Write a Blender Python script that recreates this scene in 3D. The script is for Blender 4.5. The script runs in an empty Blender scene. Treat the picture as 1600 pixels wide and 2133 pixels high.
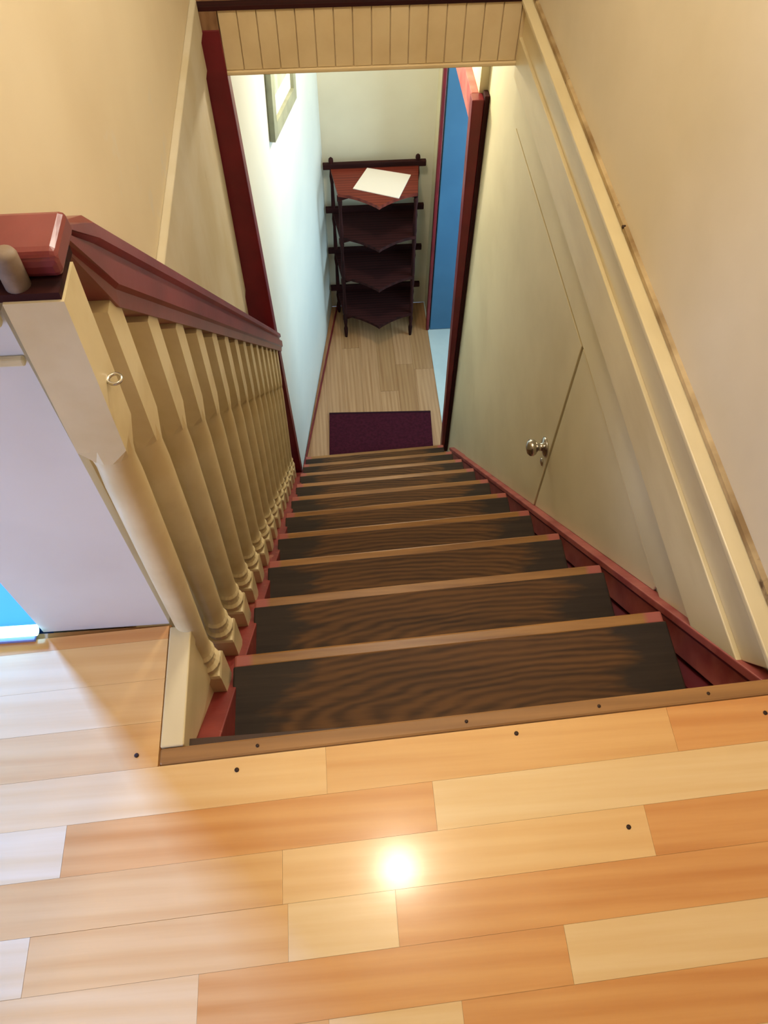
import bpy, bmesh, math, random
from mathutils import Matrix, Vector
random.seed(7)
S = bpy.context.scene
COL = S.collection

# ------------------------------------------------------------------ camera
cam_d = bpy.data.cameras.new('camera'); cam = bpy.data.objects.new('camera', cam_d); COL.objects.link(cam)
cam_d.sensor_fit = 'VERTICAL'; cam_d.sensor_height = 36; cam_d.lens = 1600 / 2133 * 36
cam_d.clip_start = 0.02
RW = [[0.99697025, -0.06215415, 0.04676722], [-0.0776074, -0.83530104, 0.54428785], [0.00523496, -0.54626828, -0.83759391]]
M = Matrix.Identity(4)
for i in range(3):
    M[i][0] = RW[i][0]; M[i][1] = -RW[i][1]; M[i][2] = -RW[i][2]
M.translation = Vector((-0.1655, -0.2958, 0.9930))
cam.matrix_world = M
S.camera = cam
S.view_settings.view_transform = 'Standard'; S.view_settings.look = 'None'
S.view_settings.gamma = 1; S.view_settings.use_curve_mapping = False
S.view_settings.exposure = 0.0

# ------------------------------------------------------------------ world and lights
w = bpy.data.worlds.new('world'); S.world = w; w.use_nodes = True
w.node_tree.nodes['Background'].inputs[0].default_value = (0.55, 0.66, 0.9, 1)
w.node_tree.nodes['Background'].inputs[1].default_value = 0.25

def light(name, kind, loc, energy, color, target=None, size=0.1, size_y=None, spread=None):
    d = bpy.data.lights.new(name, kind); d.energy = energy; d.color = color
    if kind == 'AREA':
        d.size = size
        if size_y: d.shape = 'RECTANGLE'; d.size_y = size_y
        if spread: d.spread = math.radians(spread)
    else:
        d.shadow_soft_size = size
    o = bpy.data.objects.new(name, d); COL.objects.link(o); o.location = loc
    if target:
        o.rotation_euler = (Vector(target) - Vector(loc)).to_track_quat('-Z', 'Y').to_euler()
    return o
WARM = (1.0, 0.90, 0.71); COOL = (0.10, 0.28, 1.0)
light('ceiling_bulb', 'POINT', (-0.05, 0.186, 2.40), 13.5, WARM, size=0.06)
light('stairwell_fill', 'POINT', (0.0, 1.05, 1.42), 30, (1.0, 0.93, 0.78), size=0.10)  # added fill to brighten the stairwell walls; unseen source
light('left_room_window_light', 'AREA', (-1.45, 1.30, 0.95), 22, COOL, (-0.62, 0.0, 0.0), 0.22, 0.3, 70)
light('landing_window_light', 'AREA', (-1.7, -0.75, 0.75), 4.5, (0.50, 0.61, 0.96), (-0.45, 0.2, 0.1), 0.5, 0.7, 80)
light('hall_daylight', 'AREA', (1.35, 2.75, -1.35), 20, (0.62, 0.87, 1.0), (-0.3, 2.8, -1.25), 0.8, 1.3, 150)
light('hall_fill', 'POINT', (0.10, 2.75, -0.32), 19, (1.0, 0.87, 0.66), size=0.05)  # added fill for the hall end and right wall; no lamp known

# ------------------------------------------------------------------ materials
def lin(c): return tuple(((v / 255) / 12.92 if v / 255 <= 0.04045 else ((v / 255 + 0.055) / 1.055) ** 2.4) for v in c) + (1,)
class NT:
    def __init__(s, name):
        s.m = bpy.data.materials.new(name); s.m.use_nodes = True
        s.t = s.m.node_tree; s.b = s.t.nodes['Principled BSDF']
    def n(s, typ, **kw):
        nd = s.t.nodes.new(typ)
        for k, v in kw.items():
            if k == 'ins':
                for kk, vv in v.items():
                    if isinstance(vv, bpy.types.NodeSocket): s.t.links.new(vv, nd.inputs[kk])
                    else: nd.inputs[kk].default_value = vv
            else: setattr(nd, k, v)
        return nd
    def link(s, a, b): s.t.links.new(a, b)
    def ramp(s, fac, stops):
        r = s.n('ShaderNodeValToRGB'); s.link(fac, r.inputs[0]); e = r.color_ramp.elements
        while len(e) < len(stops): e.new(0.5)
        for el, (p, c) in zip(e, stops): el.position = p; el.color = c
        return r.outputs[0]
    def mix(s, fac, a, b, mode='MIX'):
        mx = s.n('ShaderNodeMix', data_type='RGBA', blend_type=mode)
        for idx, v in ((0, fac), (6, a), (7, b)):
            if isinstance(v, bpy.types.NodeSocket): s.link(v, mx.inputs[idx])
            else: mx.inputs[idx].default_value = v
        return mx.outputs[2]
    def coords(s, scale=(1, 1, 1), rnd=True, kind='Object'):
        tc = s.n('ShaderNodeTexCoord'); mp = s.n('ShaderNodeMapping'); mp.inputs['Scale'].default_value = scale
        src = tc.outputs[kind]
        if rnd:
            oi = s.n('ShaderNodeObjectInfo'); mul = s.n('ShaderNodeVectorMath', operation='SCALE')
            cx = s.n('ShaderNodeCombineXYZ', ins={0: oi.outputs['Random'], 1: oi.outputs['Random'], 2: oi.outputs['Random']})
            s.link(cx.outputs[0], mul.inputs[0]); mul.inputs['Scale'].default_value = 3.7
            ad = s.n('ShaderNodeVectorMath', operation='ADD'); s.link(src, ad.inputs[0]); s.link(mul.outputs[0], ad.inputs[1]); src = ad.outputs[0]
        s.link(src, mp.inputs[0]); return mp.outputs[0]
    def bump(s, h, strength=0.3, dist=0.005):
        b = s.n('ShaderNodeBump'); b.inputs['Strength'].default_value = strength; b.inputs['Distance'].default_value = dist
        s.link(h, b.inputs['Height']); s.link(b.outputs[0], s.b.inputs['Normal'])
    def noise(s, vec, scale, detail=3, rough=0.5, dist=0):
        nz = s.n('ShaderNodeTexNoise', ins={'Scale': scale, 'Detail': detail, 'Roughness': rough, 'Distortion': dist}); s.link(vec, nz.inputs['Vector'])
        return nz.outputs['Fac']
    def col(s, c): 
        if isinstance(c, bpy.types.NodeSocket): s.link(c, s.b.inputs['Base Color'])
        else: s.b.inputs['Base Color'].default_value = c
    def rough(s, r): s.b.inputs['Roughness'].default_value = r

def paint(name, c1, c2=None, rough=0.5, scale=6, bump=0.15, stretch=(1, 1, 1), marks=None):
    k = NT(name); v = k.coords(stretch, rnd=False)
    c2 = c2 or tuple(int(x * 0.9) for x in c1)
    f = k.noise(v, scale, 4)
    c = k.ramp(f, [(0.35, lin(c2)), (0.62, lin(c1))])
    if marks:
        mc, thr, ms = marks
        g = k.noise(v, ms, 5, 0.6)
        c = k.mix(k.ramp(g, [(thr, (0, 0, 0, 1)), (thr + 0.06, (1, 1, 1, 1))]), c, lin(mc))
    k.col(c); k.rough(rough); k.bump(k.noise(v, scale * 5, 3), bump, 0.004)
    return k.m

def plain(name, c, rough=0.5, metal=0, emit=None, es=0):
    k = NT(name); k.col(lin(c)); k.rough(rough); k.b.inputs['Metallic'].default_value = metal
    if emit: k.b.inputs['Emission Color'].default_value = lin(emit); k.b.inputs['Emission Strength'].default_value = es
    return k.m

def wood(name, light_c, dark_c, rough=0.35, rings=0.5, ringscale=(1.3, 14, 4), streak=(2.5, 60, 20), coat=0.0, along='X'):
    k = NT(name)
    sw = (lambda t: t) if along == 'X' else (lambda t: (t[1], t[0], t[2]))
    f1 = k.noise(k.coords(sw(streak)), 1.0, 4, 0.55)
    wv = k.n('ShaderNodeTexWave', wave_type='RINGS', rings_direction='Z', ins={'Scale': 1.0, 'Distortion': 3.0, 'Detail': 2.0, 'Detail Scale': 0.8})
    k.link(k.coords(sw(ringscale)), wv.inputs['Vector'])
    fm = k.n('ShaderNodeMath', operation='MULTIPLY_ADD', ins={0: wv.outputs['Fac'], 1: rings})
    m2 = k.n('ShaderNodeMath', operation='MULTIPLY', ins={0: f1, 1: 1 - rings}); k.link(m2.outputs[0], fm.inputs[2])
    k.col(k.ramp(fm.outputs[0], [(0.2, lin(dark_c)), (0.65, lin(light_c))])); k.rough(rough)
    k.b.inputs['Coat Weight'].default_value = coat; k.b.inputs['Coat Roughness'].default_value = 0.13
    k.bump(f1, 0.05, 0.002)
    return k.m

def tread_wood():
    # stained boards: dark stain left at both ends, middle worn lighter
    k = NT('stained_tread_wood')
    f1 = k.noise(k.coords((3, 70, 20)), 1.0, 4, 0.6)
    wv = k.n('ShaderNodeTexWave', wave_type='RINGS', rings_direction='Z', ins={'Scale': 1.0, 'Distortion': 5.5, 'Detail': 3.0, 'Detail Scale': 1.3})
    tc = k.n('ShaderNodeTexCoord'); oi = k.n('ShaderNodeObjectInfo')
    ox = k.n('ShaderNodeMath', operation='MULTIPLY_ADD', ins={0: oi.outputs['Random'], 1: 0.5, 2: -0.25})
    sep = k.n('ShaderNodeSeparateXYZ', ins={0: tc.outputs['Object']})
    xx = k.n('ShaderNodeMath', operation='ADD', ins={0: sep.outputs[0], 1: ox.outputs[0]})
    yy = k.n('ShaderNodeMath', operation='ADD', ins={0: sep.outputs[1], 1: 0.13})
    sx = k.n('ShaderNodeMath', operation='MULTIPLY', ins={0: xx.outputs[0], 1: 5.0})
    sy = k.n('ShaderNodeMath', operation='MULTIPLY', ins={0: yy.outputs[0], 1: 24.0})
    cv = k.n('ShaderNodeCombineXYZ', ins={0: sx.outputs[0], 1: sy.outputs[0], 2: oi.outputs['Random']})
    k.link(cv.outputs[0], wv.inputs['Vector']); wv.inputs['Scale'].default_value = 1.15
    fm = k.n('ShaderNodeMath', operation='MULTIPLY_ADD', ins={0: wv.outputs['Fac'], 1: 0.26})
    m2 = k.n('ShaderNodeMath', operation='MULTIPLY', ins={0: f1, 1: 0.74}); k.link(m2.outputs[0], fm.inputs[2])
    worn = k.ramp(fm.outputs[0], [(0.25, lin((56, 37, 24))), (0.7, lin((108, 74, 42)))])
    dark = k.ramp(f1, [(0.3, lin((42, 34, 30))), (0.7, lin((60, 48, 40)))])
    ab = k.n('ShaderNodeMath', operation='ABSOLUTE', ins={0: sep.outputs[0]})
    nz = k.noise(k.coords((5, 26, 5)), 1.0, 4, 0.6)
    ed = k.n('ShaderNodeMath', operation='MULTIPLY_ADD', ins={0: nz, 1: 0.30, 2: ab.outputs[0]})
    fac = k.ramp(ed.outputs[0], [(0.395, (0, 0, 0, 1)), (0.45, (1, 1, 1, 1))])
    k.b.inputs['Specular IOR Level'].default_value = 0.25
    k.col(k.mix(fac, worn, dark)); k.rough(0.6); k.bump(f1, 0.12, 0.002)
    return k.m

def nosing_wood():
    k = NT('worn_nosing_wood'); f1 = k.noise(k.coords((4, 60, 60)), 1.0, 4, 0.6)
    c = k.ramp(f1, [(0.3, lin((124, 82, 38))), (0.7, lin((168, 122, 66)))])
    tc = k.n('ShaderNodeTexCoord'); sep = k.n('ShaderNodeSeparateXYZ', ins={0: tc.outputs['Object']})
    ab = k.n('ShaderNodeMath', operation='ABSOLUTE', ins={0: sep.outputs[0]})
    fac = k.ramp(ab.outputs[0], [(0.340, (0, 0, 0, 1)), (0.350, (1, 1, 1, 1))])
    k.col(k.mix(fac, c, lin((168, 92, 84)))); k.rough(0.4)
    return k.m

PLASTER = paint('cream_plaster', (232, 218, 190), (222, 208, 178), 0.75, 3, 0.25)
PLASTER_L = paint('patched_plaster', (234, 220, 192), (224, 208, 178), 0.75, 2.2, 0.25, marks=((228, 220, 204), 0.60, 3.0))
TRIMC = paint('cream_gloss_trim', (230, 214, 172), (212, 194, 150), 0.35, 8, 0.08, (1, .3, 1))
LOWERW = paint('pale_green_cream_paint', (226, 215, 180), (214, 202, 166), 0.5, 3, 0.12)
DIRTY = paint('peeling_pale_paint', (214, 206, 186), (204, 192, 162), 0.6, 5, 0.2, (1, 1, .6), marks=((186, 172, 136), 0.62, 4))
HALLW = paint('white_hall_paint', (226, 232, 228), (216, 224, 222), 0.6, 2, 0.08)
BACKW = paint('ivory_hall_paint', (220, 216, 196), (208, 204, 184), 0.6, 2, 0.08)
PANEL = paint('white_panel_paint', (226, 222, 218), (216, 211, 207), 0.55, 4, 0.2)
CREAM = paint('cream_baluster_paint', (228, 212, 172), (214, 194, 148), 0.38, 12, 0.1, marks=((150, 116, 76), 0.70, 26))
HEADC = paint('cream_board_paint', (228, 206, 164), (220, 196, 152), 0.5, 10, 0.08)
RED = paint('dark_red_gloss', (116, 22, 34), (98, 16, 28), 0.4, 8, 0.08)
REDSTR = paint('worn_red_paint', (150, 62, 56), (126, 44, 42), 0.5, 14, 0.15, marks=((176, 110, 92), 0.62, 20))
PINK = paint('pink_red_paint', (178, 98, 92), (150, 66, 66), 0.45, 12, 0.1)
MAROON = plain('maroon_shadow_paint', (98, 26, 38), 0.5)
RAILM = paint('maroon_handrail_paint', (142, 64, 66), (118, 46, 48), 0.3, 18, 0.1, (1, 0.3, 0.3))
BLUE = paint('blue_door_paint', (62, 112, 152), (56, 104, 144), 0.5, 4, 0.08)
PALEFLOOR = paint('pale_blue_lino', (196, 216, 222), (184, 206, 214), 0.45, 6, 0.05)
BLUEFLOOR = plain('blue_daylight_floor', (70, 140, 232), 0.5)  # blue daylight on the next room's floor, put into its colour
TREAD = tread_wood(); NOSE = nosing_wood()
RISER = plain('dark_riser_stain', (70, 46, 32), 0.5)
EDGE = wood('worn_edge_wood', (168, 122, 68), (126, 86, 44), 0.45, 0.2)
RAWW = wood('raw_brown_wood', (150, 112, 78), (112, 78, 50), 0.6, 0.2, along='Y')
PEG = paint('weathered_peg', (150, 132, 116), (120, 100, 84), 0.6, 30, 0.1)
CHIP = paint('chipped_gap_paint', (200, 176, 132), (140, 112, 72), 0.7, 9, 0.3, (1, 1, 1), marks=((92, 66, 42), 0.60, 14))
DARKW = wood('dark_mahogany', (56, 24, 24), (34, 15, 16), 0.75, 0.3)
TOPW = wood('reddish_mahogany', (122, 54, 42), (88, 36, 30), 0.3, 0.3)
HALLF = [wood('hall_board_a', (176, 138, 98), (148, 108, 74), 0.35, 0.18, coat=0.2, along='Y'), wood('hall_board_b', (188, 150, 112), (156, 114, 78), 0.35, 0.18, coat=0.2, along='Y')]
LAM = {
 'pale': wood('laminate_pale', (240, 208, 150), (230, 190, 126), 0.27, 0.12, coat=1.0),
 'light': wood('laminate_light', (238, 196, 130), (226, 174, 104), 0.27, 0.16, coat=1.0),
 'mid': wood('laminate_mid', (232, 182, 112), (216, 158, 88), 0.27, 0.16, coat=1.0),
 'orange': wood('laminate_orange', (226, 164, 92), (206, 136, 66), 0.27, 0.2, coat=1.0),
}
SUB = plain('floor_underlay', (176, 124, 66), 0.8)
METAL = plain('brushed_chrome', (200, 196, 188), 0.22, 1)
DARKM = plain('dark_screw', (60, 40, 28), 0.5, 0.5)
PAPER = plain('white_paper', (246, 240, 234), 0.6)
PRINT = plain('paper_print', (176, 168, 160), 0.7)
MATM = paint('maroon_mat_pile', (70, 22, 38), (54, 16, 30), 0.95, 60, 0.6)
MATB = plain('mat_border', (44, 18, 30), 0.9)
FRAME = paint('greenish_frame', (150, 156, 136), (126, 132, 116), 0.4, 12, 0.1)
GLOW = plain('strip_glow', (230, 250, 255), 0.3, 0, (150, 228, 255), 6)
GLOWB = plain('strip_base_blue', (120, 130, 190), 0.4)

for _m in (DARKW, MATM, MATB, TOPW): _m.node_tree.nodes['Principled BSDF'].inputs['Specular IOR Level'].default_value = 0.15

# ------------------------------------------------------------------ mesh helpers
def finish(name, bm, mat, parent=None, bevel=0.0, smooth=False, loc=(0, 0, 0)):
    bmesh.ops.recalc_face_normals(bm, faces=bm.faces)
    if bevel:
        ed = [e for e in bm.edges if len(e.link_faces) == 2 and e.calc_face_angle(0) > 0.5]
        bmesh.ops.bevel(bm, geom=ed, offset=bevel, segments=2, affect='EDGES', profile=0.5)
    me = bpy.data.meshes.new(name); bm.to_mesh(me); bm.free()
    if smooth:
        for p in me.polygons: p.use_smooth = True
    me.materials.append(mat)
    o = bpy.data.objects.new(name, me); COL.objects.link(o); o.location = loc
    if parent: o.parent = parent
    return o
def add_prism(bm, poly, a0, a1, axis):
    """poly of 2D points extruded along axis ('X': (y,z); 'Y': (x,z); 'Z': (x,y))"""
    f = {'X': lambda p, a: (a, p[0], p[1]), 'Y': lambda p, a: (p[0], a, p[1]), 'Z': lambda p, a: (p[0], p[1], a)}[axis]
    v0 = [bm.verts.new(f(p, a0)) for p in poly]; v1 = [bm.verts.new(f(p, a1)) for p in poly]
    n = len(poly)
    bm.faces.new(v0[::-1]); bm.faces.new(v1)
    for i in range(n): bm.faces.new((v0[i], v0[(i + 1) % n], v1[(i + 1) % n], v1[i]))
def add_box(bm, x0, x1, y0, y1, z0, z1): add_prism(bm, [(x0, y0), (x1, y0), (x1, y1), (x0, y1)], z0, z1, 'Z')
def box(name, x0, x1, y0, y1, z0, z1, mat, parent=None, bevel=0.0):
    bm = bmesh.new(); add_box(bm, x0, x1, y0, y1, z0, z1); return finish(name, bm, mat, parent, bevel)
def prism(name, poly, a0, a1, axis, mat, parent=None, bevel=0.0):
    bm = bmesh.new(); add_prism(bm, poly, a0, a1, axis); return finish(name, bm, mat, parent, bevel)
def add_loft(bm, rings):
    vs = [[bm.verts.new(p) for p in r] for r in rings]; n = len(rings[0])
    for a, b in zip(vs, vs[1:]):
        for i in range(n): bm.faces.new((a[i], a[(i + 1) % n], b[(i + 1) % n], b[i]))
    bm.faces.new(vs[0][::-1]); bm.faces.new(vs[-1])
def circ(cx, cy, z, r, n=16): return [(cx + r * math.cos(2 * math.pi * (i + .5) / n), cy + r * math.sin(2 * math.pi * (i + .5) / n), z) for i in range(n)]
def squ(cx, cy, z, h, n=16):
    o = []
    for i in range(n):
        a = 2 * math.pi * (i + .5) / n; c, s = math.cos(a), math.sin(a); m = max(abs(c), abs(s))
        k = h / m
        if abs(abs(c) - abs(s)) < 0.35: k = h / m
        o.append((cx + c * k, cy + s * k, z))
    # pull the vertices next to each corner into the corner
    return [(cx + (math.copysign(h, x - cx) if abs(x - cx) > 0.6 * h else x - cx), cy + (math.copysign(h, y - cy) if abs(y - cy) > 0.6 * h else y - cy), z) for x, y, z in o]
def lathe(name, prof, loc, mat, parent=None, n=20, axis='Z'):
    bm = bmesh.new(); add_loft(bm, [circ(0, 0, z, r, n) for z, r in prof])
    if axis == 'X': bmesh.ops.rotate(bm, verts=bm.verts, matrix=Matrix.Rotation(math.radians(90), 3, 'Y'))
    if axis == '-X': bmesh.ops.rotate(bm, verts=bm.verts, matrix=Matrix.Rotation(math.radians(-90), 3, 'Y'))
    return finish(name, bm, mat, parent, smooth=True, loc=loc)
def struct(o): o['kind'] = 'structure'; return o
def thing(name, label, cat, loc=(0, 0, 0), group=None):
    o = bpy.data.objects.new(name, None); COL.objects.link(o); o.location = loc; o.empty_display_size = 0.05
    o['label'] = label; o['category'] = cat
    if group: o['group'] = group
    return o
def tag(o, label, cat, group=None):
    o['label'] = label; o['category'] = cat
    if group: o['group'] = group
    return o

# ------------------------------------------------------------------ stair numbers
RI, GO, SK, NT_ = 0.2314, 0.22357, 0.0143, 11
SL = RI / GO
FZ = -RI * NT_
def nl(y): return -SL * y           # nosing line height
XW = 0.432                          # right wall plane

# ------------------------------------------------------------------ landing floor
ANG = 0.04
def fy(x, y0): return y0 + ANG * x
floor = struct(prism('floor', [(-2.2, -1.6), (XW, -1.6), (XW, fy(XW, 0.004)), (-0.424, fy(-0.424, 0.004)), (-0.424, 0.185), (-2.2, 0.185)], -0.16, -0.005, 'Z', SUB))
ROW = 0.0585; G = 0.00012
rows = {  # row index counted from the stair edge: (joints, tints)
 3: ([-0.9], ['mid', 'orange']), 2: ([-1.1], ['light', 'light']), 1: ([-0.95], ['pale', 'light']), 0: ([-1.0, -0.70], ['mid', 'light', 'mid']),
 -1: ([-0.75, -0.213, 0.239], ['light', 'light', 'mid', 'orange']), -2: ([-0.53, -0.081], ['pale', 'orange', 'pale']),
 -3: ([-0.8, -0.269, 0.177], ['orange', 'mid', 'light', 'orange']), -4: ([-0.554, -0.263, -0.138], ['pale', 'mid', 'pale', 'orange']),
 -5: ([-0.7, -0.362, 0.051], ['light', 'light', 'orange', 'pale']), -6: ([-0.5, -0.22, -0.075], ['mid', 'mid', 'pale', 'orange']),
}
def plank(x0, x1, ya, yb, tint):
    cx, cy = (x0 + x1) / 2, (ya + yb) / 2 + ANG * (x0 + x1) / 2
    bm = bmesh.new()
    add_prism(bm, [(x0 + G - cx, fy(x0, ya) + G - cy), (x1 - G - cx, fy(x1, ya) + G - cy), (x1 - G - cx, fy(x1, yb) - G - cy), (x0 + G - cx, fy(x0, yb) - G - cy)], -0.005, random.uniform(-0.0003, 0), 'Z')
    finish('plank', bm, LAM[tint], floor, loc=(cx, cy, 0))
for ri in range(3, -12, -1):
    ya = 0.004 + ROW * (ri - 0); yb = ya + ROW
    xl, xr = -1.5, (XW if ri < 0 else -0.426)
    if ri in rows: J, T = rows[ri]
    else:
        J, x = [], xl + random.uniform(.1, .4)
        while x < xr - .1: J.append(x); x += random.uniform(.2, .5)
        T = [random.choice(list(LAM)) for _ in range(len(J) + 1)]
    xs = [xl] + J + [xr]
    for a, b, t in zip(xs, xs[1:], T):
        if ri == 3: yb = min(yb, 0.199)
        plank(a, b, ya, yb, t)
for x, y in ((-0.454, 0.003), (-0.326, -0.025), (0.035, -0.006), (0.368, -0.004), (0.152, -0.13)):
    lathe('screw', [(-0.002, 0.0028), (0.0004, 0.003), (0.0006, 0.0012)], (x, y, 0), DARKM, floor, 10)

# worn timber edge over the top step
edge = struct(prism('trim_1', [(-0.424, fy(-0.424, 0.0045)), (XW - .012, fy(XW - .012, 0.0045)), (XW - .012, fy(XW - .012, 0.026)), (-0.400, fy(-0.400, 0.026)), (-0.424, fy(-0.424, 0.026))], -0.034, 0.002, 'Z', EDGE, bevel=0.003))
for x in (-0.30, -0.028, 0.15, 0.30):
    lathe('nail', [(0.001, 0.002), (0.0026, 0.0024), (0.003, 0.001)], (x, fy(x, 0.015), 0), DARKM, edge, 8)
sub = struct(box('trim_2', -0.42, XW - .012, 0.0, 0.03, -0.23, -0.034, RISER))
# cream strip and apron on the left of the opening
st = struct(prism('trim_3', [(-0.424, fy(-0.424, 0.0265)), (-0.394, fy(-0.394, 0.0265)), (-0.394, 0.178), (-0.424, 0.178)], -0.03, 0.004, 'Z', TRIMC, bevel=0.002))
struct(prism('trim_4', [(0.012, -0.03), (0.178, -0.03), (0.178, -0.24), (0.012, -0.09)], -0.424, -0.402, 'X', TRIMC))
struct(prism('trim_5', [(0.02, -0.012), (0.05, -0.012), (0.176, -0.012), (0.176, -0.17), (0.10, -0.13), (0.02, -0.06)], -0.402, -0.397, 'X', TRIMC))

# ------------------------------------------------------------------ walls
def wall_with(name, boxes, mat):
    bm = bmesh.new()
    for b in boxes: add_box(bm, *b)
    return struct(finish(name, bm, mat))
wall_with('wall_right', [(XW, XW + .12, -1.6, 3.66, 0.0, 2.60)], PLASTER)
wall_with('wall_right_lower', [(XW, XW + .12, 0.03, 2.42, FZ, 0.0)], LOWERW)
wall_with('wall_right_lintel', [(XW, XW + .12, 2.42, 3.432, -0.59, 0.0)], LOWERW)
wall_with('wall_right_end', [(XW, XW + .12, 3.432, 3.66, FZ, 0.0)], LOWERW)
wl = struct(box('wall_left', -0.60, -0.50, 0.20, 2.06, -0.02, 2.60, PLASTER_L))
struct(box('wall_left_lower', -0.60, -0.50, 0.20, 2.06, FZ, -0.02, DIRTY))
hallw = struct(prism('wall_hall_left', [(-0.450, 2.055), (-0.186, 3.66), (-0.30, 3.66), (-0.60, 2.06)], FZ, -0.17, 'Z', HALLW))
struct(box('wall_hall_end', -0.30, XW + .12, 3.66, 3.76, FZ, 0.0, BACKW))
struct(box('wall_end', -0.60, -0.426, 0.185, 0.20, 0.0, 0.575, PANEL))
struct(box('wall_behind', -2.2, XW + .12, -1.7, -1.6, 0, 2.60, PLASTER))
struct(box('wall_far', -2.2, XW + .12, 3.66, 3.76, 0.0, 2.60, PLASTER))
struct(box('wall_far_left', -2.3, -2.2, -1.7, 3.76, 0, 2.60, PLASTER))
struct(box('ceiling', -2.3, XW + .12, -1.7, 3.76, 2.60, 2.68, PLASTER))
struct(box('floor_left_room', -2.2, -0.60, 0.20, 3.66, -0.16, -0.004, BLUEFLOOR))
struct(box('ceiling_hall', -0.60, XW, 2.03, 3.66, -0.172, -0.03, BACKW))
struct(box('floor_upper_far', -0.60, XW, 2.012, 3.66, -0.03, 0.0, RAWW))

# panel trims: top moulding, foot gap
struct(box('trim_6', -0.62, -0.426, 0.174, 0.1845, 0.565, 0.597, TRIMC, bevel=0.004))
struct(box('trim_7', -0.62, -0.426, 0.178, 0.1848, 0.52, 0.528, TRIMC, bevel=0.002))

# trims round the stairwell at floor level, left and right
def yprism(name, poly, y0, y1, mat, bevel=0.0): return struct(prism(name, poly, y0, y1, 'Y', mat, bevel=bevel))
yprism('trim_8', [(XW, 0.002), (XW - .034, 0.000), (XW - .034, -0.010), (XW - .028, -0.016), (XW, -0.016)], 0.055, 2.0, TRIMC, 0.002)
def cut_board(name, z0, z1, thick, mat):      # boards that die into the stair string
    ya, yb = max(0.055, (0.010 - z0) / SL), max(0.055, (0.010 - z1) / SL)
    return struct(prism(name, [(ya, z0), (2.0, z0), (2.0, z1), (yb, z1)], XW - thick, XW, 'X', mat, bevel=0.002))
cut_board('trim_9', -0.016, -0.10, .018, TRIMC)
cut_board('trim_10', -0.10, -0.212, .026, TRIMC)
cut_board('trim_11', -0.212, -0.33, .012, LOWERW)
yprism('trim_12', [(XW, 0.016), (XW - .008, 0.014), (XW - .008, 0.004), (XW, 0.004)], 0.06, 2.0, CHIP)
yprism('trim_13', [(-.50, 0.03), (-.484, 0.026), (-.482, -0.06), (-.50, -0.06)], 0.20, 1.99, DIRTY, 0.003)
yprism('trim_14', [(-.50, -0.06), (-.490, -0.062), (-.488, -0.16), (-.50, -0.16)], 0.20, 1.99, DIRTY, 0.003)
yprism('trim_15', [(-.50, -0.17), (-.494, -0.17), (-.494, -0.95), (-.50, -0.95)], 0.55, 1.985, DIRTY)
lathe('nail', [(0, .004), (.006, .004), (.007, .002)], (XW - .004, 0.99, 0.012), DARKM, bpy.data.objects['trim_12'], 10, '-X')

# boarded header across the far end of the stairwell
header = struct(box('trim_16', -0.436, XW, 2.006, 2.03, -0.176, -0.002, HEADC))
x = -0.436
while x < XW - 0.01:
    x1 = min(x + 0.0525, XW)
    box('board', x + .0012, x1 - .0012, 2.0, 2.008, -0.165, -0.006, HEADC, header, 0.0018); x = x1
box('bottom_bead', -0.436, XW, 1.994, 2.012, -0.178, -0.166, HEADC, header, 0.003)
box('top_edge', -0.50, XW, 1.995, 2.03, -0.006, 0.004, DARKW, header)

# left red post at the foot of the balustrade
def post(name, mat, z0, z1, xl0, xl1, xr0, xr1, y0, y1, bevel=0.003):
    bm = bmesh.new()
    add_loft(bm, [[(xl0, y0, z0), (xr0, y0, z0), (xr0, y1, z0), (xl0, y1, z0)], [(xl1, y0, z1), (xr1, y0, z1), (xr1, y1, z1), (xl1, y1, z1)]])
    return finish(name, bm, mat, None, bevel)
pst = tag(post('door_post', RED, -2.16, -0.052, -0.500, -0.508, -0.383, -0.436, 1.99, 2.055), 'tall dark red post where the handrail ends', 'post')
box('bare_top', -0.507, -0.437, 1.992, 2.053, -0.054, -0.007, RAWW, pst).data.materials[0] = RAWW
bpy.data.objects['bare_top']['label'] = 'unpainted brown top of the post'

# ------------------------------------------------------------------ right hand doorway in the hall
cas = thing('doorway_casing', 'red painted casing round the doorway right of the hall', 'door frame', (XW, 2.4, FZ))
def sub_to(o, p): o.parent = p; o.matrix_parent_inverse = Matrix.Translation(p.location).inverted(); return o
sub_to(post('side_post', RED, FZ + .001, -0.50, .396, .368, .413, .413, 2.400, 2.450), cas)
sub_to(box('edge_bead', .413, .430, 2.396, 2.440, FZ + .001, -0.485, DARKW, None, 0.002), cas)
sub_to(box('head_casing', .372, .400, 2.450, 3.40, -0.60, -0.50, PINK, None, 0.003), cas)
sub_to(box('far_casing', XW - .018, XW, 3.388, 3.425, FZ + .001, -0.52, RED, None, 0.003), cas)
struct(box('wall_over_door', .400, XW, 2.450, 3.66, -0.52, -0.172, LOWERW))
door = tag(box('blue_door', XW + .006, 1.16, 3.39, 3.43, FZ + .006, -0.60, BLUE, None, 0.004), 'flat blue door standing open beyond the red casing', 'door')
lathe('door_handle', [(0, .018), (.006, .018), (.010, .008), (.035, .008), (.040, .018), (.055, .016), (.06, .004)], (1.09, 3.39, -1.55), METAL, door, 16, 'X')
bpy.data.objects['door_handle'].rotation_euler.z = math.radians(-90)

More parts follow.
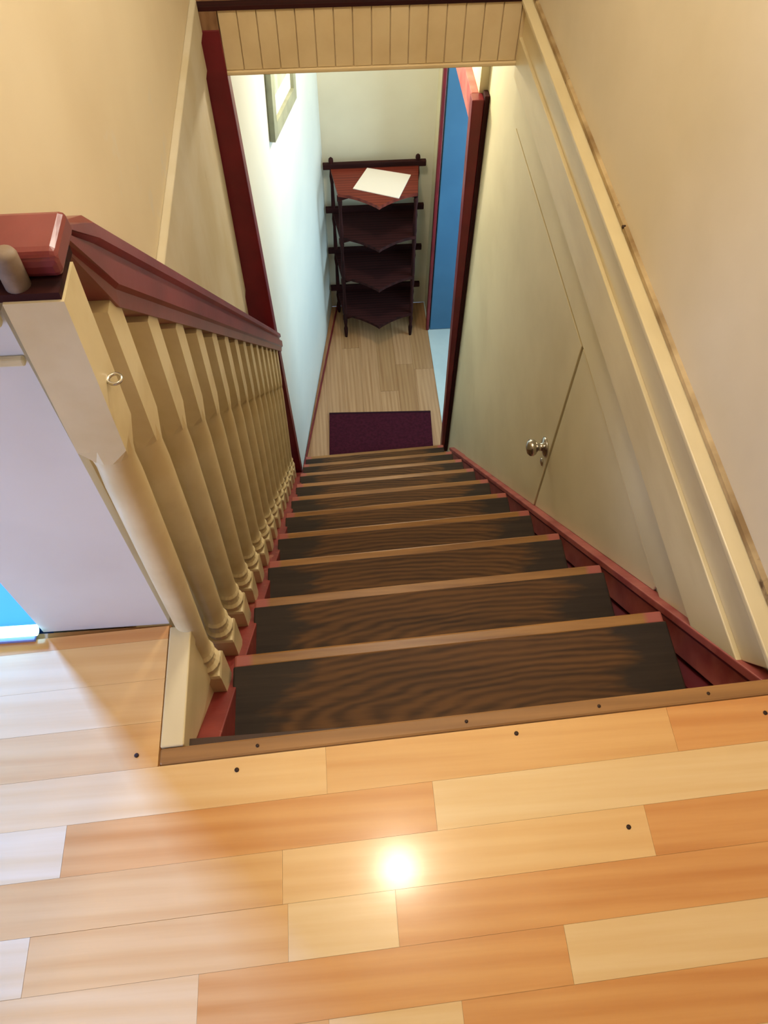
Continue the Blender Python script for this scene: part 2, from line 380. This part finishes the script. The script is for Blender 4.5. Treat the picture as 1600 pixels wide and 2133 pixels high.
# hall floor: boards running away from the stairs
hf = struct(prism('floor_hall', [(-0.60, 2.0), (XW, 2.0), (XW, 3.66), (-0.60, 3.66)], FZ - .12, FZ - .005, 'Z', SUB))
xs = [-0.46, -0.36, -0.25, -0.14, -0.03, 0.08, 0.19, 0.30, XW - .006]
for i, (a, b) in enumerate(zip(xs, xs[1:])):
    yj = 2.7 + random.uniform(-.2, .6)
    for y0, y1 in ((2.25, yj), (yj, 3.655)):
        bm = bmesh.new(); cx, cy = (a + b) / 2, (y0 + y1) / 2
        lo = a
        add_box(bm, a - cx + .0006, b - cx - .0006, y0 - cy + .0006, y1 - cy - .0006, -.005, random.uniform(-.0004, 0))
        finish('plank', bm, HALLF[(i + (y0 > 2.3)) % 2], hf, loc=(cx, cy, FZ))
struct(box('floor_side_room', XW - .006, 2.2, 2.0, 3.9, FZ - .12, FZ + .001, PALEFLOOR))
struct(prism('baseboard_hall', [(-0.450, 2.26), (-0.186, 3.66), (-0.178, 3.66), (-0.442, 2.26)], FZ, FZ + .022, 'Z', RED))
bs = bpy.data.objects['baseboard_hall']; bs.location.x = 0.034
struct(box('wall_side_far', XW + .12, 2.2, 3.66, 3.76, FZ, 0, HALLW)); struct(box('wall_side_right', 2.2, 2.3, 2.0, 3.76, FZ, 0, HALLW))
struct(box('wall_side_near', XW + .12, 2.2, 1.9, 2.0, FZ, 0, HALLW)); struct(box('ceiling_side', XW + .12, 2.3, 1.9, 3.76, -0.03, 0.02, HALLW))

# ------------------------------------------------------------------ cupboard door in the right wall
d1 = struct(prism('door_1', [(1.016, -0.345), (1.955, -0.345), (1.955, nl(1.955) + .012), (1.016, nl(1.016) + .012)], XW - .008, XW, 'X', LOWERW, bevel=0.002))
struct(prism('trim_17', [(0.36, -0.345), (1.008, -0.345), (1.008, nl(1.008) + .012), (0.36, nl(0.36) + .012)], XW - .006, XW, 'X', LOWERW, bevel=0.002))
kn = lathe('door_knob', [(0, .030), (.004, .030), (.007, .026), (.010, .012), (.024, .011), (.030, .020), (.038, .0255), (.047, .025), (.054, .018), (.057, .006)], (XW - .008, 1.052, -0.785), METAL, d1, 24, '-X')
lathe('key_plate', [(0, .012), (.003, .012), (.004, .009)], (XW - .008, 1.046, -0.85), METAL, d1, 16, '-X')

# ------------------------------------------------------------------ staircase
stair = thing('staircase', 'steep wooden stairs with dark stained treads going down to the hall', 'stairs')
def skew_poly(x0, x1, y0, y1):
    f = lambda x, y: y + SK * x / 0.375
    return [(x0, f(x0, y0)), (x1, f(x1, y0)), (x1, f(x1, y1)), (x0, f(x0, y1))]
for k in range(1, NT_):
    bm = bmesh.new(); add_prism(bm, skew_poly(-0.374, 0.377, -GO - 0.01, 0.0), -0.028, 0.0, 'Z')
    tr = finish('tread', bm, TREAD, stair, 0.003, loc=(0, k * GO, -k * RI))
    bm = bmesh.new(); add_prism(bm, skew_poly(-0.374, 0.377, 0.0, 0.024), -0.026, -0.009, 'Z')
    finish('nosing', bm, NOSE, tr, 0.004)
    bm = bmesh.new(); add_prism(bm, skew_poly(-0.374, 0.377, -0.03, -0.014), -RI - .02, -0.027, 'Z')
    finish('riser', bm, RISER, stair, loc=(0, k * GO, -k * RI))
YE = 2.235
def string(name, off0, off1, x0, x1, mat, ys=0.028, ye=YE, bevel=0.002):
    return prism(name, [(ys, nl(ys) + off1), (ye, nl(ye) + off1), (ye, nl(ye) + off0), (ys, nl(ys) + off0)], x0, x1, 'X', mat, stair, bevel)
string('left_string', -0.30, -0.052, -0.424, -0.368, REDSTR, 0.028, 1.985)
string('right_string', -0.098, -0.008, XW - .020, XW - .001, PINK, 0.0)
string('string_cap', -0.010, 0.012, XW - .028, XW - .001, PINK, 0.055)
string('string_groove', -0.024, -0.012, XW - .021, XW - .001, RED, 0.02)
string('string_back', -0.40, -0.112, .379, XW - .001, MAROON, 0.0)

# ------------------------------------------------------------------ balustrade
bal = thing('stair_balustrade', 'cream turned balusters under a maroon handrail along the left of the stairs', 'balustrade', (0, 0, 0))
XB = -0.404
HW = 0.0225
def xb(y): return -0.402 - 0.012 * y
def baluster(y, front=False):
    zb = nl(y); bm = bmesh.new()
    P = [(-0.065, 's', .0235), (0.030, 's', .0235), (0.036, 's', .0215), (0.038, 'c', .017), (0.044, 'c', .0235), (0.056, 'c', .0245), (0.062, 'c', .019), (0.070, 'c', .0165), (0.082, 'c', .0205), (0.088, 'c', .0215), (0.095, 'c', .018),
         (0.13, 'c', .0175), (0.35, 'c', .0205), (0.54, 'c', .0212), (0.575, 'c', .0200), (0.590, 'c', .0215), (0.612, 's', HW if front else .0205), (0.792 if front else 0.795, 's', HW if front else .0205)]
    rings = []
    for z, k, r in P:
        sh = (0.016 if front else 0.005) * max(0, z) / 0.8
        rings.append((squ if k == 's' else circ)(sh, 0, z, r))
    add_loft(bm, rings)
    o = finish('baluster', bm, CREAM, bal, loc=(xb(y), y, zb))
    for p in o.data.polygons:
        if len(p.vertices) == 4:
            zz = [o.data.vertices[v].co.z for v in p.vertices]
            if min(zz) > 0.093 and max(zz) < 0.5905: p.use_smooth = True
    return o
y = 0.186; i = 0
while y < 1.90:
    baluster(y, i == 0); y += GO / 2; i += 1
# handrail: moulded section swept along the slope
sec = [(-.034, .784), (.012, .784), (.014, .806), (.019, .812), (.019, .842), (.010, .848), (.010, .858), (.017, .864), (.016, .880), (.008, .888), (-.026, .888), (-.034, .880), (-.036, .84)]
bm = bmesh.new(); XR = -0.388
add_loft(bm, [[(XR - 0.010 * (yy - .2) + a, yy, (0.608 + (b - .784) * .18) if yy < .23 else nl(yy) + b) for a, b in sec] for yy in (0.222, 0.305, 1.99)])
finish('handrail', bm, RAILM, bal)
lv = [(0.182, 0.606), (0.236, 0.606), (0.238, 0.614), (0.234, 0.628), (0.186, 0.628), (0.181, 0.622)]
bm = bmesh.new(); add_prism(bm, lv, -0.62, -0.366, 'X'); finish('level_rail', bm, RAILM, bal, 0.005)
bm = bmesh.new(); add_prism(bm, [(0.166, 0.599), (0.22, 0.599), (0.22, 0.606), (0.166, 0.606)], -0.42, -0.368, 'X'); finish('rail_shadow_strip', bm, DARKW, bal)  # dark strip drawn for the shadow gap under the level rail
lathe('dowel_peg', [(0, .0095), (.030, .0095), (.033, .0080)], (-0.399, 0.176, 0.603), PEG, bal, 18)
bm = bmesh.new()
n, m = 20, 8
vv = [[bm.verts.new(((.006 + .0016 * math.cos(2 * math.pi * b / m)) * math.cos(2 * math.pi * a / n), (.006 + .0016 * math.cos(2 * math.pi * b / m)) * math.sin(2 * math.pi * a / n), .0016 * math.sin(2 * math.pi * b / m))) for b in range(m)] for a in range(n)]
for a in range(n):
    for b in range(m): bm.faces.new((vv[a][b], vv[(a + 1) % n][b], vv[(a + 1) % n][(b + 1) % m], vv[a][(b + 1) % m]))
finish('screw_eye', bm, METAL, bal, smooth=True, loc=(-0.362, 0.186, 0.492))

# ------------------------------------------------------------------ shelf unit at the end of the hall
SX0, SX1, SYB, SYF = -0.140, 0.338, 3.605, 3.36
sh = thing('whatnot_shelf', 'dark wooden open shelf unit with pointed fronts at the hall end', 'shelf', (0.1, 3.5, FZ))
zs = [-1.512, -1.785, -2.068, -2.355]
def shelf_poly(d):
    pts = [(SX0 - .005, SYB), (SX1 + .005, SYB), (SX1 - .025, SYF - .012)]
    cx = 0.098
    xr, xl = SX1 - .03, SX0 + .03
    for t in (0.08, .25, .45, .65, .8, .92): pts.append((xr + (cx - xr) * t, SYF - .015 - d * (t ** 1.6)))
    pts.append((cx, SYF - .018 - d))
    for t in (.92, .8, .65, .45, .25, 0.08): pts.append((xl + (cx - xl) * t, SYF + .005 - (d + .02) * (t ** 1.6)))
    pts.append((SX0 + .025, SYF + .01))
    return pts
def part(o): return sub_to(o, sh)
for i, z in enumerate(zs):
    o = part(prism('shelf_board', shelf_poly(0.10), z - .018, z, 'Z', TOPW if i == 0 else DARKW, None))
    if i == 0: o['label'] = 'reddish brown top shelf'
    part(box('back_rail', SX0 - .046, SX1 + .046, SYB - .012, SYB + .012, z - .006, z + .028, DARKW, None, 0.004))
    # scalloped apron below the board
    ap = [(SX0 + .02, z - .018), (SX1 - .02, z - .018), (SX1 - .02, z - .05), (SX1 - .09, z - .03), (0.098, z - .052), (SX0 + .09, z - .03), (SX0 + .02, z - .05)]
    part(prism('apron', ap, SYF + .012, SYF + .024, 'Y', DARKW, None))
for px, py, zt in ((SX0, SYB, -1.462), (SX1, SYB, -1.462), (SX0 + .035, SYF + .012, -1.53), (SX1 - .032, SYF, -1.53)):
    prof = [(FZ, .008), (FZ + .03, .011), (FZ + .07, .013)]
    for z in zs[::-1]:
        if z - .02 < zt: prof += [(z - .10, .0085), (z - .05, .013), (z - .02, .010), (z + .03, .0125)]
    prof = [p for p in prof if p[0] < zt - .02] + [(zt - .02, .010)]
    if zt > -1.5: prof += [(zt - .01, .014), (zt + .004, .012), (zt + .012, .004)]
    prof = sorted(prof)
    part(lathe('post', prof, (px, py, 0), DARKW, None, 12))
P0, P1, P2, P3 = (-0.031, 3.405), (0.057, 3.585), (0.290, 3.505), (0.207, 3.303)
bm = bmesh.new(); add_prism(bm, [P0, P3, P2, P1], zs[0] + .001, zs[0] + .005, 'Z')
pp = tag(finish('paper_sheet', bm, PAPER, None), 'white paper sheet lying askew on the top shelf', 'paper')
# ------------------------------------------------------------------ doormat
mt = tag(prism('doormat', [(-0.252, 2.40), (0.350, 2.385), (0.366, 2.700), (-0.240, 2.728)], FZ + .001, FZ + .010, 'Z', MATM, None, 0.003), 'dark maroon doormat on the boards at the stair foot', 'doormat')
bm = bmesh.new()
for q in ([(-0.252, 2.40), (0.350, 2.385), (0.351, 2.397), (-0.2515, 2.412)], [(-0.2405, 2.716), (0.3655, 2.688), (0.366, 2.700), (-0.240, 2.728)]):
    add_prism(bm, q, FZ + .002, FZ + .0115, 'Z')
finish('border', bm, MATB, mt)

# ------------------------------------------------------------------ picture on the white hall wall
pa, pb = Vector((-0.450, 2.055)), Vector((-0.186, 3.66))
wd = (pb - pa).normalized(); wn = Vector((wd.y, -wd.x))
pic = thing('framed_picture', 'greenish framed picture hanging on the white hall wall', 'picture')
th = math.radians(-11)
pic.matrix_world = Matrix.Translation((pa.x + wd.x * .76 + wn.x * .001, pa.y + wd.y * .76 + wn.y * .001, -0.46)) @ Matrix(((wd.x, wn.x, 0, 0), (wd.y, wn.y, 0, 0), (0, 0, 1, 0), (0, 0, 0, 1))) @ Matrix.Rotation(-th * -1, 4, 'Y').inverted()
def pbox(name, x0, x1, z0, z1, y0, y1, mat):
    bm = bmesh.new(); add_box(bm, x0, x1, y0, y1, z0, z1); return finish(name, bm, mat, pic, 0.001)
PW, PH, FW = .25, .285, .055
pbox('frame_side', -PW, -PW + FW, -PH, PH, 0.0, .022, FRAME); pbox('frame_side', PW - FW, PW, -PH, PH, 0.0, .022, FRAME)
pbox('frame_bottom', -PW + FW, PW - FW, -PH, -PH + FW, 0.0, .022, FRAME); pbox('frame_top', -PW + FW, PW - FW, PH - FW, PH, 0.0, .022, FRAME)
pbox('mount', -PW + FW, PW - FW, -PH + FW, PH - FW, 0.0, .008, plain('picture_mount', (222, 224, 214), 0.5))
pbox('print', -PW + .11, PW - .11, -PH + .13, PH - .13, 0.008, .009, paint('picture_print', (150, 164, 146), (196, 200, 188), 0.4, 14, 0))

# ------------------------------------------------------------------ emissive strip added for a bright floor line of unknown source, far left
gl = thing('glow_strip', 'glowing blue white strip of unknown source on the floor beside the white panel', 'light', (-0.75, 0.183, 0))
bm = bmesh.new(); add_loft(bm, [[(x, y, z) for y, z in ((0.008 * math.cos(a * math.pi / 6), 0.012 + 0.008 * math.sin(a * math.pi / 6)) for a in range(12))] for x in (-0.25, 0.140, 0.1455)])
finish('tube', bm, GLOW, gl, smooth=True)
bm = bmesh.new(); add_box(bm, -.26, .142, -.012, .012, 0.0, .006); finish('strip_base', bm, GLOWB, gl, 0.001)
